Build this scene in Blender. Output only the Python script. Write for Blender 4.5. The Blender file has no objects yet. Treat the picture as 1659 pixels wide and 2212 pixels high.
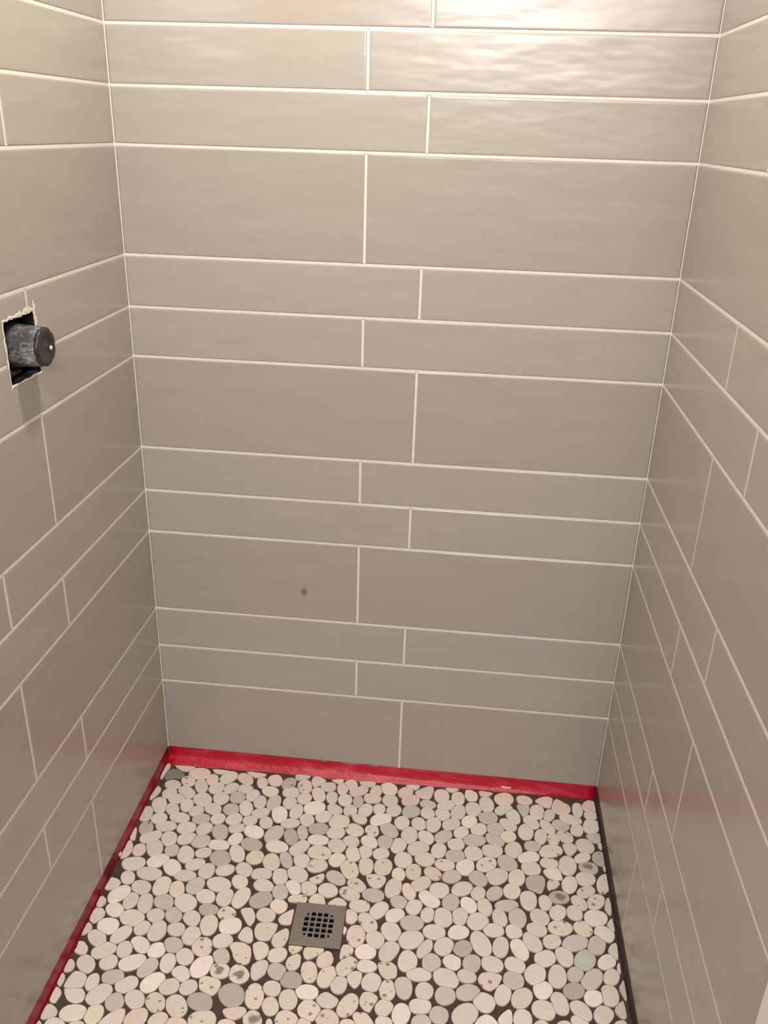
import bpy, bmesh, math, random
from mathutils import Matrix, Vector
from mathutils.geometry import tessellate_polygon

# ------------------------------------------------------------------ camera
scn = bpy.context.scene
COL = scn.collection
W = 1.1113            # stall width: tile faces at x = 0 and x = W, back wall at y = 0
DEPTH = 1.027         # the tiled side walls end here
CEIL = 2.32
ZT = -0.014           # lower edge of the wall tile
ZP = -0.050           # top of the pebbles
ZF = -0.0555          # mortar bed under the pebbles

cam_d = bpy.data.cameras.new('camera')
cam = bpy.data.objects.new('camera', cam_d); COL.objects.link(cam)
cam_d.sensor_fit = 'HORIZONTAL'; cam_d.sensor_width = 36.0
cam_d.lens = 1868.43 / 1659.0 * 36.0
cam_d.clip_start = 0.02
right = Vector((0.99404488, 0.10507239, 0.02888886))
down = Vector((0.06888211, -0.40044104, -0.91372984))
fwd = Vector((-0.0844395, 0.9102784, -0.40529398))
cam.matrix_world = Matrix(((right.x, -down.x, -fwd.x, 0.71396), (right.y, -down.y, -fwd.y, -1.76712),
                           (right.z, -down.z, -fwd.z, 1.48911), (0, 0, 0, 1)))
scn.camera = cam

# ------------------------------------------------------------------ world, lamps, exposure
wld = bpy.data.worlds.new('world'); scn.world = wld; wld.use_nodes = True
wld.node_tree.nodes['Background'].inputs[0].default_value = (1.0, 0.97, 0.92, 1)
wld.node_tree.nodes['Background'].inputs[1].default_value = 0.03

def area_lamp(name, loc, size, power, color, target=None, shape='DISK', size_y=None):
    d = bpy.data.lights.new(name, 'AREA'); d.shape = shape; d.size = size
    if size_y: d.size_y = size_y
    d.energy = power; d.color = color
    o = bpy.data.objects.new(name, d); COL.objects.link(o); o.location = loc
    if target: o.rotation_euler = (Vector(target) - Vector(loc)).to_track_quat('-Z', 'Y').to_euler()
    return o
area_lamp('shower_ceiling_light', (0.46, -0.47, CEIL - 0.012), 0.13, 14.8, (1.0, 0.915, 0.80))
area_lamp('bathroom_ceiling_light', (0.50, -1.84, CEIL - 0.012), 0.30, 17.0, (1.0, 0.97, 0.95))
area_lamp('vanity_light', (0.84, -3.12, 2.10), 0.95, 38.0, (1.0, 0.97, 0.96), target=(0.45, 0.0, 1.35), shape='RECTANGLE', size_y=0.34)
scn.view_settings.view_transform = 'Standard'
scn.view_settings.look = 'None'
scn.view_settings.gamma = 1.0
scn.view_settings.use_curve_mapping = False
scn.view_settings.exposure = 0.0

# ------------------------------------------------------------------ helpers
def lin(r, g, b):
    f = lambda c: (c / 255 / 12.92) if c <= 10.31 else ((c / 255 + 0.055) / 1.055) ** 2.4
    return (f(r), f(g), f(b), 1.0)

class NT:
    def __init__(s, name):
        s.m = bpy.data.materials.new(name); s.m.use_nodes = True
        s.t = s.m.node_tree; s.b = s.t.nodes['Principled BSDF']
    def n(s, typ, **kw):
        x = s.t.nodes.new(typ)
        for k, v in kw.items():
            if hasattr(x, k): setattr(x, k, v)
            else: x.inputs[k.replace('_', ' ')].default_value = v
        return x
    def l(s, a, b): s.t.links.new(a, b)
    def set(s, **kw):
        for k, v in kw.items(): s.b.inputs[k.replace('_', ' ')].default_value = v
    def noise(s, scale, vec=None, detail=3.0, rough=0.5):
        x = s.n('ShaderNodeTexNoise'); x.inputs['Scale'].default_value = scale
        x.inputs['Detail'].default_value = detail; x.inputs['Roughness'].default_value = rough
        if vec is not None: s.l(vec, x.inputs['Vector'])
        return x.outputs['Fac']
    def pos(s, scale=(1, 1, 1)):
        g = s.n('ShaderNodeNewGeometry'); mp = s.n('ShaderNodeMapping'); mp.inputs['Scale'].default_value = scale
        s.l(g.outputs['Position'], mp.inputs['Vector']); return mp.outputs['Vector']
    def ramp(s, fac, stops):
        r = s.n('ShaderNodeValToRGB'); e = r.color_ramp.elements
        while len(e) < len(stops): e.new(0.5)
        for k, (p, c) in enumerate(stops): e[k].position = p; e[k].color = c
        s.l(fac, r.inputs['Fac']); return r.outputs['Color']
    def mix(s, fac, a, b, mode='MIX'):
        x = s.n('ShaderNodeMix'); x.data_type = 'RGBA'; x.blend_type = mode
        for sock, v in ((x.inputs[0], fac), (x.inputs[6], a), (x.inputs[7], b)):
            if hasattr(v, 'is_output'): s.l(v, sock)
            else: sock.default_value = v
        return x.outputs[2]
    def bump(s, h, strength, dist, base=None):
        x = s.n('ShaderNodeBump'); x.inputs['Strength'].default_value = strength; x.inputs['Distance'].default_value = dist
        s.l(h, x.inputs['Height'])
        if base is not None: s.l(base, x.inputs['Normal'])
        s.l(x.outputs['Normal'], s.b.inputs['Normal']); return x.outputs['Normal']
    def math(s, op, a, b=None):
        x = s.n('ShaderNodeMath'); x.operation = op
        for sock, v in ((x.inputs[0], a), (x.inputs[1], b)):
            if v is None: continue
            if hasattr(v, 'is_output'): s.l(v, sock)
            else: sock.default_value = v
        return x.outputs[0]

def glazed_tile(name, col, stain=None):
    m = NT(name)
    v = m.pos((2.0, 2.0, 9.0))
    blotch = m.noise(3.0, v, 3.0)
    c = m.mix(blotch, tuple(x * 0.95 for x in col[:3]) + (1,), tuple(min(1, x * 1.05) for x in col[:3]) + (1,))
    if stain:                                   # grey thumb-sized smudge of dried mortar
        g = m.n('ShaderNodeNewGeometry')
        sub = m.n('ShaderNodeVectorMath'); sub.operation = 'SUBTRACT'; sub.inputs[1].default_value = stain
        m.l(g.outputs['Position'], sub.inputs[0])
        sc = m.n('ShaderNodeVectorMath'); sc.operation = 'MULTIPLY'; sc.inputs[1].default_value = (1 / 0.0078, 1, 1 / 0.011)
        m.l(sub.outputs[0], sc.inputs[0])
        ln = m.n('ShaderNodeVectorMath'); ln.operation = 'LENGTH'; m.l(sc.outputs[0], ln.inputs[0])
        wob = m.math('MULTIPLY', m.noise(160.0, m.pos(), 2.0), 0.55)
        d = m.math('ADD', ln.outputs['Value'], wob)
        mask = m.ramp(d, [(0.95, (1, 1, 1, 1)), (1.0, (0.35, 0.35, 0.35, 1)), ])
        mr = m.n('ShaderNodeMapRange'); mr.inputs['From Min'].default_value = 1.35; mr.inputs['From Max'].default_value = 1.0
        m.l(d, mr.inputs['Value'])
        c = m.mix(m.math('MULTIPLY', mr.outputs['Result'], 0.85), c, lin(118, 106, 88))
    m.l(c, m.b.inputs['Base Color'])
    m.set(Roughness=0.22, IOR=1.45)
    ripple = m.noise(2.6, m.pos((2.6, 2.6, 8.5)), 2.0, 0.45)      # long hand-made ripples
    fine = m.noise(40.0, m.pos(), 2.0)
    h = m.math('ADD', ripple, m.math('MULTIPLY', fine, 0.03))
    m.bump(h, 0.34, 0.0048)
    return m.m

TILE_SMALL = glazed_tile('greige_glazed_tile_small', (0.388, 0.350, 0.309, 1))
TILE_LARGE = glazed_tile('greige_glazed_tile_large', (0.368, 0.328, 0.290, 1))
TILE_STAIN = glazed_tile('greige_glazed_tile_stained', (0.368, 0.328, 0.290, 1), stain=(0.3664, 0.0, 0.4815))

def simple(name, col, rough=0.6, noise=0.0, nscale=20.0, bump=0.0, bdist=0.002, metal=0.0, bscale=None):
    m = NT(name); m.set(Roughness=rough, Metallic=metal)
    if noise:
        f = m.noise(nscale, m.pos(), 4.0)
        c = m.mix(f, tuple(x * (1 - noise) for x in col[:3]) + (1,), tuple(min(1, x * (1 + noise)) for x in col[:3]) + (1,))
        m.l(c, m.b.inputs['Base Color'])
    else: m.b.inputs['Base Color'].default_value = col
    if bump: m.bump(m.noise(bscale or nscale * 4, m.pos(), 4.0), bump, bdist)
    return m.m

GROUT = simple('cream_sanded_grout', (0.72, 0.68, 0.61, 1), 0.85, 0.06, 60, 0.3, 0.001, bscale=700)
BOARD = simple('grey_backer_board', lin(92, 85, 78), 0.9, 0.15, 30)
PAINT = simple('off_white_wall_paint', (0.50, 0.475, 0.44, 1), 0.7, 0.03, 4)
TRIMW = simple('white_trim_paint', (0.80, 0.77, 0.68, 1), 0.5, 0.03, 6)
BATHF = simple('bathroom_floor_board', lin(150, 130, 108), 0.6, 0.15, 6)
DARKBED = simple('dark_brown_mortar_bed', lin(74, 60, 50), 0.9, 0.35, 45, 0.7, 0.002, bscale=500)
DARKSTRIP = simple('dark_brown_membrane', lin(62, 46, 44), 0.7, 0.35, 25, 0.4, 0.002, bscale=300)  # mottled near-black brown along the whole strip
CAVITY = simple('black_wall_cavity', lin(20, 17, 15), 0.95, 0.3, 30)
MORTAR = simple('pale_mortar_crumb', lin(224, 214, 198), 0.9, 0.1, 120, 0.6, 0.001, bscale=900)
SMEAR = simple('grey_mortar_smear', lin(150, 138, 122), 0.9, 0.15, 120, 0.5, 0.001, bscale=700)

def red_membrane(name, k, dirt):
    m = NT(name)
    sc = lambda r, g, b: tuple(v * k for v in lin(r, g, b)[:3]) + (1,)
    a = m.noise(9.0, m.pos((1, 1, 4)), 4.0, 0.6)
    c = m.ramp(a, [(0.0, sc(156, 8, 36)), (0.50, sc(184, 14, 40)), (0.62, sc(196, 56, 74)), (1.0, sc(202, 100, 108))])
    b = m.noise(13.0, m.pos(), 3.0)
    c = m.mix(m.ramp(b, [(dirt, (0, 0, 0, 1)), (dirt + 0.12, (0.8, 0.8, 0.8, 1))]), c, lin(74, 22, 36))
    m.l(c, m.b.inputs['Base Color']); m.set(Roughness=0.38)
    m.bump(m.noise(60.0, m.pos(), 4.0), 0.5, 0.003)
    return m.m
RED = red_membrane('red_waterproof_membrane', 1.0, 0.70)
RED_SHADED = red_membrane('shaded_red_waterproof_membrane', 0.62, 0.56)  # same red with weaker light put into its colour, plus more dirt

def pebble_material(name, spotted):
    m = NT(name)
    at = m.n('ShaderNodeAttribute'); at.attribute_name = 'stone'
    f = m.noise(70.0, m.pos(), 3.0)
    c = m.mix(1.0, at.outputs['Color'], m.ramp(f, [(0.2, (0.92, 0.91, 0.90, 1)), (0.75, (1, 1, 1, 1))]), 'MULTIPLY')
    if spotted:                                 # dark pits of the stone
        vo = m.n('ShaderNodeTexVoronoi'); vo.voronoi_dimensions = '2D'; vo.inputs['Scale'].default_value = 44.0
        m.l(m.pos((1, 1.15, 1)), vo.inputs['Vector'])
        d = m.math('ADD', vo.outputs['Distance'], m.math('MULTIPLY', m.noise(150.0, m.pos(), 2.0), 0.20))
        sep = m.n('ShaderNodeSeparateColor'); m.l(vo.outputs['Color'], sep.inputs['Color'])
        d = m.math('ADD', d, m.math('MULTIPLY', sep.outputs[0], 0.22))
        mr = m.n('ShaderNodeMapRange'); mr.inputs['From Min'].default_value = 0.335; mr.inputs['From Max'].default_value = 0.265
        m.l(d, mr.inputs['Value'])
        c = m.mix(m.math('MULTIPLY', mr.outputs['Result'], 0.8), c, lin(122, 110, 98))
    if spotted == 2:                            # one large grey-brown blotch around the stone's middle
        tc = m.n('ShaderNodeTexCoord'); ln = m.n('ShaderNodeVectorMath'); ln.operation = 'LENGTH'; m.l(tc.outputs['Object'], ln.inputs[0])
        d = m.math('ADD', ln.outputs['Value'], m.math('MULTIPLY', m.noise(55.0, m.pos(), 3.0), 0.026))
        mr = m.n('ShaderNodeMapRange'); mr.inputs['From Min'].default_value = 0.0265; mr.inputs['From Max'].default_value = 0.0215
        m.l(d, mr.inputs['Value'])
        c = m.mix(m.math('MULTIPLY', mr.outputs['Result'], 0.85), c, lin(116, 104, 94))
    m.l(c, m.b.inputs['Base Color']); m.set(Roughness=0.55)
    m.bump(m.noise(300.0, m.pos(), 3.0), 0.15, 0.001)
    return m.m
PEB = [pebble_material('white_sliced_pebble', 0), pebble_material('spotted_sliced_pebble', 1), pebble_material('blotched_sliced_pebble', 2)]

def brushed():
    m = NT('brushed_steel'); m.set(Metallic=0.75, Roughness=0.48)
    f = m.noise(60.0, m.pos((1, 14, 1)), 4.0)
    m.l(m.ramp(f, [(0.3, lin(138, 132, 124)), (0.7, lin(160, 154, 145))]), m.b.inputs['Base Color'])
    return m.m
STEEL = brushed()

def dusty_plastic(name, dust):
    m = NT(name); m.set(Roughness=0.5)
    a = m.noise(34.0, m.pos((1, 1, 1.6)), 5.0, 0.65)
    c = m.ramp(a, [(0.0, lin(40, 38, 40)), (0.52 - dust, lin(58, 56, 58)), (0.62 - dust, lin(104, 104, 106)), (0.74 - dust, lin(176, 176, 174))])
    m.l(c, m.b.inputs['Base Color'])
    m.bump(a, 0.3, 0.002)
    return m.m
PLASTIC = dusty_plastic('dusty_black_plastic', 0.045)
PLASTIC_CLEAN = simple('dark_plastic', lin(48, 44, 44), 0.42, 0.25, 60)

def link(name, bm, mat, parent=None, smooth=False):
    me = bpy.data.meshes.new(name); bmesh.ops.recalc_face_normals(bm, faces=bm.faces[:]) if name not in ('tile', 'pebble') else None
    bm.to_mesh(me); bm.free()
    for mm in (mat if isinstance(mat, (list, tuple)) else [mat]): me.materials.append(mm)
    if smooth:
        for p in me.polygons: p.use_smooth = True
    o = bpy.data.objects.new(name, me); COL.objects.link(o)
    if parent: o.parent = parent
    return o
def struct(o, label=None):
    o['kind'] = 'structure'
    if label: o['label'] = label
    return o
def thing(o, label, cat, group=None):
    o['label'] = label; o['category'] = cat
    if group: o['group'] = group
    return o
def add_box(bm, x0, x1, y0, y1, z0, z1):
    v = [bm.verts.new(p) for p in ((x0, y0, z0), (x1, y0, z0), (x1, y1, z0), (x0, y1, z0), (x0, y0, z1), (x1, y0, z1), (x1, y1, z1), (x0, y1, z1))]
    for f in ((0, 3, 2, 1), (4, 5, 6, 7), (0, 1, 5, 4), (1, 2, 6, 5), (2, 3, 7, 6), (3, 0, 4, 7)): bm.faces.new([v[i] for i in f])
def box(name, x0, x1, y0, y1, z0, z1, mat, parent=None):
    bm = bmesh.new(); add_box(bm, x0, x1, y0, y1, z0, z1); return link(name, bm, mat, parent)

# ------------------------------------------------------------------ room shell
TH = 0.008                                     # tile thickness: board behind it starts here
JT = 0.0046                                    # grout joint
HOLE = (-0.505, -0.403, 1.097, 1.200)          # cut-out for the valve: y0, y1, z0, z1
wall_back = struct(box('wall_back', -0.10, W + 0.10, TH, TH + 0.10, -0.12, CEIL, BOARD), 'greige tiled back wall of the shower stall with cream grout')
bm = bmesh.new()
for y0, y1, z0, z1 in ((-1.12, HOLE[0], -0.12, CEIL), (HOLE[1], TH, -0.12, CEIL), (HOLE[0], HOLE[1], -0.12, HOLE[2]), (HOLE[0], HOLE[1], HOLE[3], CEIL)):
    add_box(bm, -TH - 0.012, -TH, y0, y1, z0, z1)
wall_left = struct(link('wall_left', bm, BOARD), 'greige tiled left shower wall with a square valve cut-out')
bm = bmesh.new()                                # dark stud bay behind the cut-out
y0, y1, z0, z1 = HOLE; m_ = 0.05
add_box(bm, -0.13, -0.12, y0 - m_, y1 + m_, z0 - m_, z1 + m_)
add_box(bm, -0.12, -TH - 0.012, y0 - m_, y0 - m_ + 0.01, z0 - m_, z1 + m_)
add_box(bm, -0.12, -TH - 0.012, y1 + m_ - 0.01, y1 + m_, z0 - m_, z1 + m_)
add_box(bm, -0.12, -TH - 0.012, y0 - m_ + 0.01, y1 + m_ - 0.01, z0 - m_, z0 - m_ + 0.01)
add_box(bm, -0.12, -TH - 0.012, y0 - m_ + 0.01, y1 + m_ - 0.01, z1 + m_ - 0.01, z1 + m_)
link('stud_cavity', bm, CAVITY, wall_left)
wall_right = struct(box('wall_right', W + TH, W + TH + 0.10, -1.12, TH, -0.12, CEIL, BOARD), 'greige tiled right shower wall with cream grout')

struct(box('ceiling', -1.0, 2.2, -3.2, 0.11, CEIL, CEIL + 0.08, PAINT))
struct(box('wall_front', -1.0, 2.2, -3.28, -3.2, -0.12, CEIL, PAINT))
struct(box('wall_outer_left', -1.08, -1.0, -3.2, -1.12, -0.12, CEIL, PAINT))
struct(box('wall_outer_right', 2.2, 2.28, -3.2, -1.12, -0.12, CEIL, PAINT))
struct(box('wall_return_left', -1.0, -TH - 0.012, -1.12, -1.06, -0.12, CEIL, PAINT))
struct(box('wall_return_right', W + TH + 0.10, 2.2, -1.12, -1.06, -0.12, CEIL, PAINT))
struct(box('floor_bathroom', -1.0, 2.2, -3.2, -1.12, -0.12, -0.02, BATHF))
struct(box('trim_1', W - 0.003, W + TH, -1.12, -DEPTH, -0.0555, CEIL, TRIMW), 'white painted jamb at the front end of the right tiled wall')
struct(box('trim_2', -TH, 0.003, -1.12, -DEPTH, -0.0555, CEIL, TRIMW))
struct(box('curb', 0.003, W - 0.003, -1.12, -DEPTH, -0.0555, 0.06, TRIMW))

# ------------------------------------------------------------------ wall tile
ZL = [1.6536, 1.5500, 1.4457, 1.2382, 1.1329, 1.0281, 0.8212, 0.7171, 0.6129, 0.4057, 0.3002, 0.1952]
ROWS = []                                       # (index, z_low, z_high, is_large)
for i in range(len(ZL) - 1): ROWS.append((i + 1, ZL[i + 1], ZL[i], (i + 1) % 3 == 0))
ROWS.append((12, ZT - JT / 2, ZL[-1], True))
z = ZL[0]; i = 0
while z < CEIL - 0.01:
    hgt = 0.2072 if i % 3 == 0 else 0.1046
    ROWS.append((i, z, min(z + hgt, CEIL), i % 3 == 0)); z += hgt; i -= 1

def offset_poly(pts, d):                        # inset a counter-clockwise polygon by d
    n = len(pts); out = []
    for k in range(n):
        p0, p1, p2 = Vector(pts[k - 1]), Vector(pts[k]), Vector(pts[(k + 1) % n])
        e1 = (p1 - p0).normalized(); e2 = (p2 - p1).normalized()
        n1 = Vector((-e1.y, e1.x)); n2 = Vector((-e2.y, e2.x))
        b = n1 + n2
        if b.length < 1e-6: b = n1
        b = b / max(1e-6, b.dot(n1)); out.append(tuple(p1 + b * d))
    return out

def tile_mesh(pts, frame):
    """pts: outline (u, v) counter-clockwise seen from the room; frame maps (u, v, depth behind the face) to xyz."""
    bm = bmesh.new(); rings = []
    for d, dep in ((0.0, TH - 0.0003), (0.0, 0.0017), (0.0006, 0.0007), (0.0018, 0.00015), (0.0042, 0.0)):
        rings.append([bm.verts.new(frame(u, v, dep)) for u, v in offset_poly(pts, d)])
    n = len(pts)
    for a, b in zip(rings[:-1], rings[1:]):
        for k in range(n):
            f = bm.faces.new((a[k], a[(k + 1) % n], b[(k + 1) % n], b[k])); f.smooth = False
    if n == 4: bm.faces.new(rings[-1])
    else:                                            # notched tile: split the concave face safely
        for t in tessellate_polygon([[Vector((u, v, 0)) for u, v in offset_poly(pts, 0.0042)]]):
            a, b, c = [offset_poly(pts, 0.0042)[q] for q in t]
            if (b[0] - a[0]) * (c[1] - a[1]) - (b[1] - a[1]) * (c[0] - a[0]) < 0: t = (t[0], t[2], t[1])
            bm.faces.new([rings[-1][q] for q in t])
    return bm

def grout_mesh(strips, frame):
    bm = bmesh.new()
    for u0, u1, v0, v1, *dp in strips:
        dp = dp[0] if dp else 0.0009
        a = [bm.verts.new(frame(u, v, dp)) for u, v in ((u0, v0), (u1, v0), (u1, v1), (u0, v1))]
        b = [bm.verts.new(frame(u, v, TH - 0.0004)) for u, v in ((u0, v0), (u1, v0), (u1, v1), (u0, v1))]
        bm.faces.new(a)
        for k in range(4): bm.faces.new((b[k], b[(k + 1) % 4], a[(k + 1) % 4], a[k]))
    return bm

rnd = random.Random(7)
def tile_wall(wall, u_end, joints, frame, stain_row=None, hole=None):
    """u runs left to right seen from the room; joints(row, zmid) gives the vertical joints of a row."""
    strips = []; h = JT / 2
    for i, z0, z1, large in ROWS:
        js = sorted(j for j in joints(i, (z0 + z1) / 2) if u_end[0] + 0.03 < j < u_end[1] - 0.03)
        edges = [u_end[0] - h + 0.0014] + js + [u_end[1] + h - 0.0014]
        top = z1 >= CEIL - 0.001
        for a, b in zip(edges[:-1], edges[1:]):
            ua, ub, va, vb = a + h, b - h, z0 + h, (z1 - 0.001 if top else z1 - h)
            pts = [(ua, va), (ub, va), (ub, vb), (ua, vb)]
            if hole:
                h0, h1, g0, g1 = hole
                if ua < h1 and ub > h0 and va < g1 and vb > g0:
                    if va < g0:                      # cut from the tile's upper edge
                        pts = [(ua, va), (ub, va), (ub, vb), (h1, vb), (h1, g0), (h0, g0), (h0, vb), (ua, vb)]
                    elif ub > h1 and ua > h0:        # lower left corner gone
                        pts = [(h1, va), (ub, va), (ub, vb), (ua, vb), (ua, g1), (h1, g1)]
                    else:                            # lower right corner gone
                        pts = [(ua, va), (h0, va), (h0, g1), (ub, g1), (ub, vb), (ua, vb)]
            mat = TILE_LARGE if large else TILE_SMALL
            if stain_row == i and a < 0.3: mat = TILE_STAIN
            tilt = (rnd.uniform(-0.0012, 0.0012), rnd.uniform(-0.0012, 0.0012))
            cu, cv = (ua + ub) / 2, (va + vb) / 2
            fr = lambda u, v, d, cu=cu, cv=cv, tl=tilt: frame(u, v, d + (tl[0] * (u - cu) + tl[1] * (v - cv)) * 0.5)
            o = link('tile', tile_mesh(pts, fr), mat, wall)
            if mat is TILE_STAIN: o['label'] = 'large wall tile with a small grey smudge'
        for j in js:
            v0, v1 = z0 + h * 0.8, (z1 if top else z1 - h * 0.8)
            if hole and hole[0] < j < hole[1] and v0 < hole[3] and v1 > hole[2]: v0 = max(v0, hole[3])
            strips.append((j - h - 0.0003, j + h + 0.0003, v0, v1))
        if not top:
            if hole and hole[2] < z1 < hole[3]:
                strips.append((u_end[0], hole[0], z1 - h - 0.0003, z1 + h + 0.0003))
                strips.append((hole[1], u_end[1], z1 - h - 0.0003, z1 + h + 0.0003))
            else: strips.append((u_end[0], u_end[1], z1 - h - 0.0003, z1 + h + 0.0003))
    for u in u_end:                                  # thin grouted corner
        s = 0.0010
        strips.append((u - 0.0009, u + s, ZT, CEIL, 0.0002) if u == u_end[0] else (u - s, u + 0.0009, ZT, CEIL, 0.0002))
    link('grout', grout_mesh(strips, frame), GROUT, wall)

tile_wall(wall_back, (0.0, W), lambda i, zm: [0.6095] if i % 2 == 0 else [0.4945], lambda u, v, d: (u, d, v), stain_row=9)
drift = lambda zm: -0.014 * max(-0.2, (1.49 - zm)) / 1.38
# left wall: seen from the room u runs from the front (y = -DEPTH) to the corner, u = y
tile_wall(wall_left, (-DEPTH, 0.0), lambda i, zm: [-0.4185 + drift(zm)] if i % 2 == 0 else [-0.607 + drift(zm)], lambda u, v, d: (-d, u, v), hole=HOLE)
# right wall: u = -y
tile_wall(wall_right, (0.0, DEPTH), lambda i, zm: [0.4195 - drift(zm)] if i % 2 == 0 else [0.5975 - drift(zm)], lambda u, v, d: (W + d, -u, v))

# ragged pale mortar left around the valve cut-out
def fringe(pts_dirs, seed):
    """pts_dirs: list of (y, z, dy, dz, width); builds a lumpy strip lying on the tile face beside the cut-out."""
    r = random.Random(seed); bm = bmesh.new(); A = []; B = []; D = []
    for y, z, dy, dz, w in pts_dirs:
        j = r.uniform(-0.0012, 0.0012); ww = w * r.uniform(0.25, 1.25)
        A.append(bm.verts.new((0.0004, y - dy * (0.0012 + j), z - dz * (0.0012 + j))))
        B.append(bm.verts.new((r.uniform(0.0006, 0.0012), y + dy * ww * 0.5, z + dz * ww * 0.5)))
        D.append(bm.verts.new((0.0002, y + dy * ww, z + dz * ww)))
    E = [bm.verts.new((-0.0016, v.co.y, v.co.z)) for v in A]
    for k in range(len(A) - 1):
        for p, q in ((E, A), (A, B), (B, D)): bm.faces.new((p[k], p[k + 1], q[k + 1], q[k]))
    return bm
def line(y0, z0, y1, z1, dy, dz, w0, w1, n):
    return [(y0 + (y1 - y0) * k / n, z0 + (z1 - z0) * k / n, dy, dz, w0 + (w1 - w0) * k / n) for k in range(n + 1)]
hy0, hy1, hz0, hz1 = HOLE
for seed, seg in enumerate((line(hy0, hz1, hy1, hz1, 0, 1, 0.0035, 0.010, 22), line(hy1, hz1 + 0.016, hy1, hz0 + 0.045, 1, 0, 0.007, 0.005, 18),
                            line(hy0, hz1 + 0.004, hy0, hz0 - 0.004, -1, 0, 0.0045, 0.0025, 20), line(hy0, hz0, hy1, hz0, 0, -1, 0.002, 0.002, 14))):
    o = link('mortar_fringe', fringe(seg, seed + 11), MORTAR, wall_left)
bm = bmesh.new(); q = 0.0012                     # black lining added inside the cut-out, its shade put in as colour
add_box(bm, -TH - 0.013, -0.0016, hy0, hy0 + q, hz0, hz1); add_box(bm, -TH - 0.013, -0.0016, hy1 - q, hy1, hz0, hz1)
add_box(bm, -TH - 0.013, -0.0016, hy0 + q, hy1 - q, hz1 - q, hz1); add_box(bm, -TH - 0.013, -0.0016, hy0 + q, hy1 - q, hz0, hz0 + q)
link('cutout_shade_lining', bm, CAVITY, wall_left)

# ------------------------------------------------------------------ shower valve in the cut-out
VY, VZ, VR = -0.4545, 1.153, 0.031
valve = bpy.data.objects.new('shower_valve', None); COL.objects.link(valve); valve.location = (-0.06, VY, VZ)
thing(valve, 'black plastic shower valve with dusty guard poking out of the square wall hole', 'valve')
def lathe_x(prof, seg=32, cy=0.0, cz=0.0, lobes=0, amp=0.0, x0=0.06):
    """profile of (x, radius) turned about the x axis, in the valve's own frame"""
    bm = bmesh.new(); rings = []
    for x, r in prof:
        ring = []
        for k in range(seg):
            t = 2 * math.pi * k / seg
            rr = r * (1.02 - amp * (1 - abs(math.sin(lobes * t / 2 + 0.4))) ** 3) if lobes else r
            ring.append(bm.verts.new((x + x0, cy + rr * math.cos(t), cz + rr * math.sin(t))))
        rings.append(ring)
    for a, b in zip(rings[:-1], rings[1:]):
        for k in range(seg): bm.faces.new((a[k], a[(k + 1) % seg], b[(k + 1) % seg], b[k]))
    bm.faces.new(rings[0][::-1]); bm.faces.new(rings[-1])
    return bm
link('guard_body', lathe_x([(-0.055, 0.036), (-0.012, 0.036), (-0.004, 0.0345), (0.006, 0.033), (0.022, 0.0325), (0.0325, 0.0318), (0.0343, 0.0305), (0.0344, 0.028)], 40), PLASTIC, valve, True)
cap = link('guard_cap', lathe_x([(0.0345, 0.0290), (0.0350, 0.0306), (0.0388, 0.0308), (0.0408, 0.0292), (0.0412, 0.0262), (0.0402, 0.0185), (0.0385, 0.0170), (0.0383, 0.006)], 84, lobes=7, amp=0.11), PLASTIC_CLEAN, valve, True)
link('cap_screw', lathe_x([(0.0405, 0.0034), (0.0425, 0.0034), (0.0431, 0.0024)], 12, cy=0.012, cz=-0.004), MORTAR, cap, True)
link('valve_body', lathe_x([(-0.075, 0.024), (-0.03, 0.024), (-0.024, 0.020)], 24, cy=-0.004, cz=0.022), PLASTIC_CLEAN, valve, True)
bm = bmesh.new()                                  # embossed rounded frame on the guard's side facing the room
ring = []
for k in range(24):
    t = 2 * math.pi * k / 24
    c_, s_ = math.cos(t), math.sin(t)
    e = 0.5
    px = math.copysign(abs(c_) ** e, c_) * 0.009; pz = math.copysign(abs(s_) ** e, s_) * 0.0105
    ring.append((px, pz))
vs = []
for px, pz in ring:
    row = []
    for sc, lift in ((1.0, -0.0004), (1.0, 0.0008), (0.82, 0.0008), (0.82, -0.0004)):
        ang = math.radians(177) - pz * sc / 0.0325
        rad = 0.0327 + lift
        row.append(bm.verts.new((0.06 + 0.0215 + px * sc, rad * math.cos(ang), rad * math.sin(ang))))
    vs.append(row)
for k in range(24):
    for q in range(3): bm.faces.new((vs[k][q], vs[(k + 1) % 24][q], vs[(k + 1) % 24][q + 1], vs[k][q + 1]))
link('embossed_frame', bm, simple('grey_scuffed_plastic', lin(120, 118, 120), 0.5, 0.2, 90), valve)
bm = bmesh.new(); add_box(bm, 0.020, 0.040, -0.034, -0.006, -0.053, -0.036); add_box(bm, 0.024, 0.036, -0.020, 0.034, -0.0545, -0.047)
bmesh.ops.bevel(bm, geom=bm.edges[:], offset=0.0025, segments=2, affect='EDGES')
link('mounting_bracket', bm, PLASTIC, valve)

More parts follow.
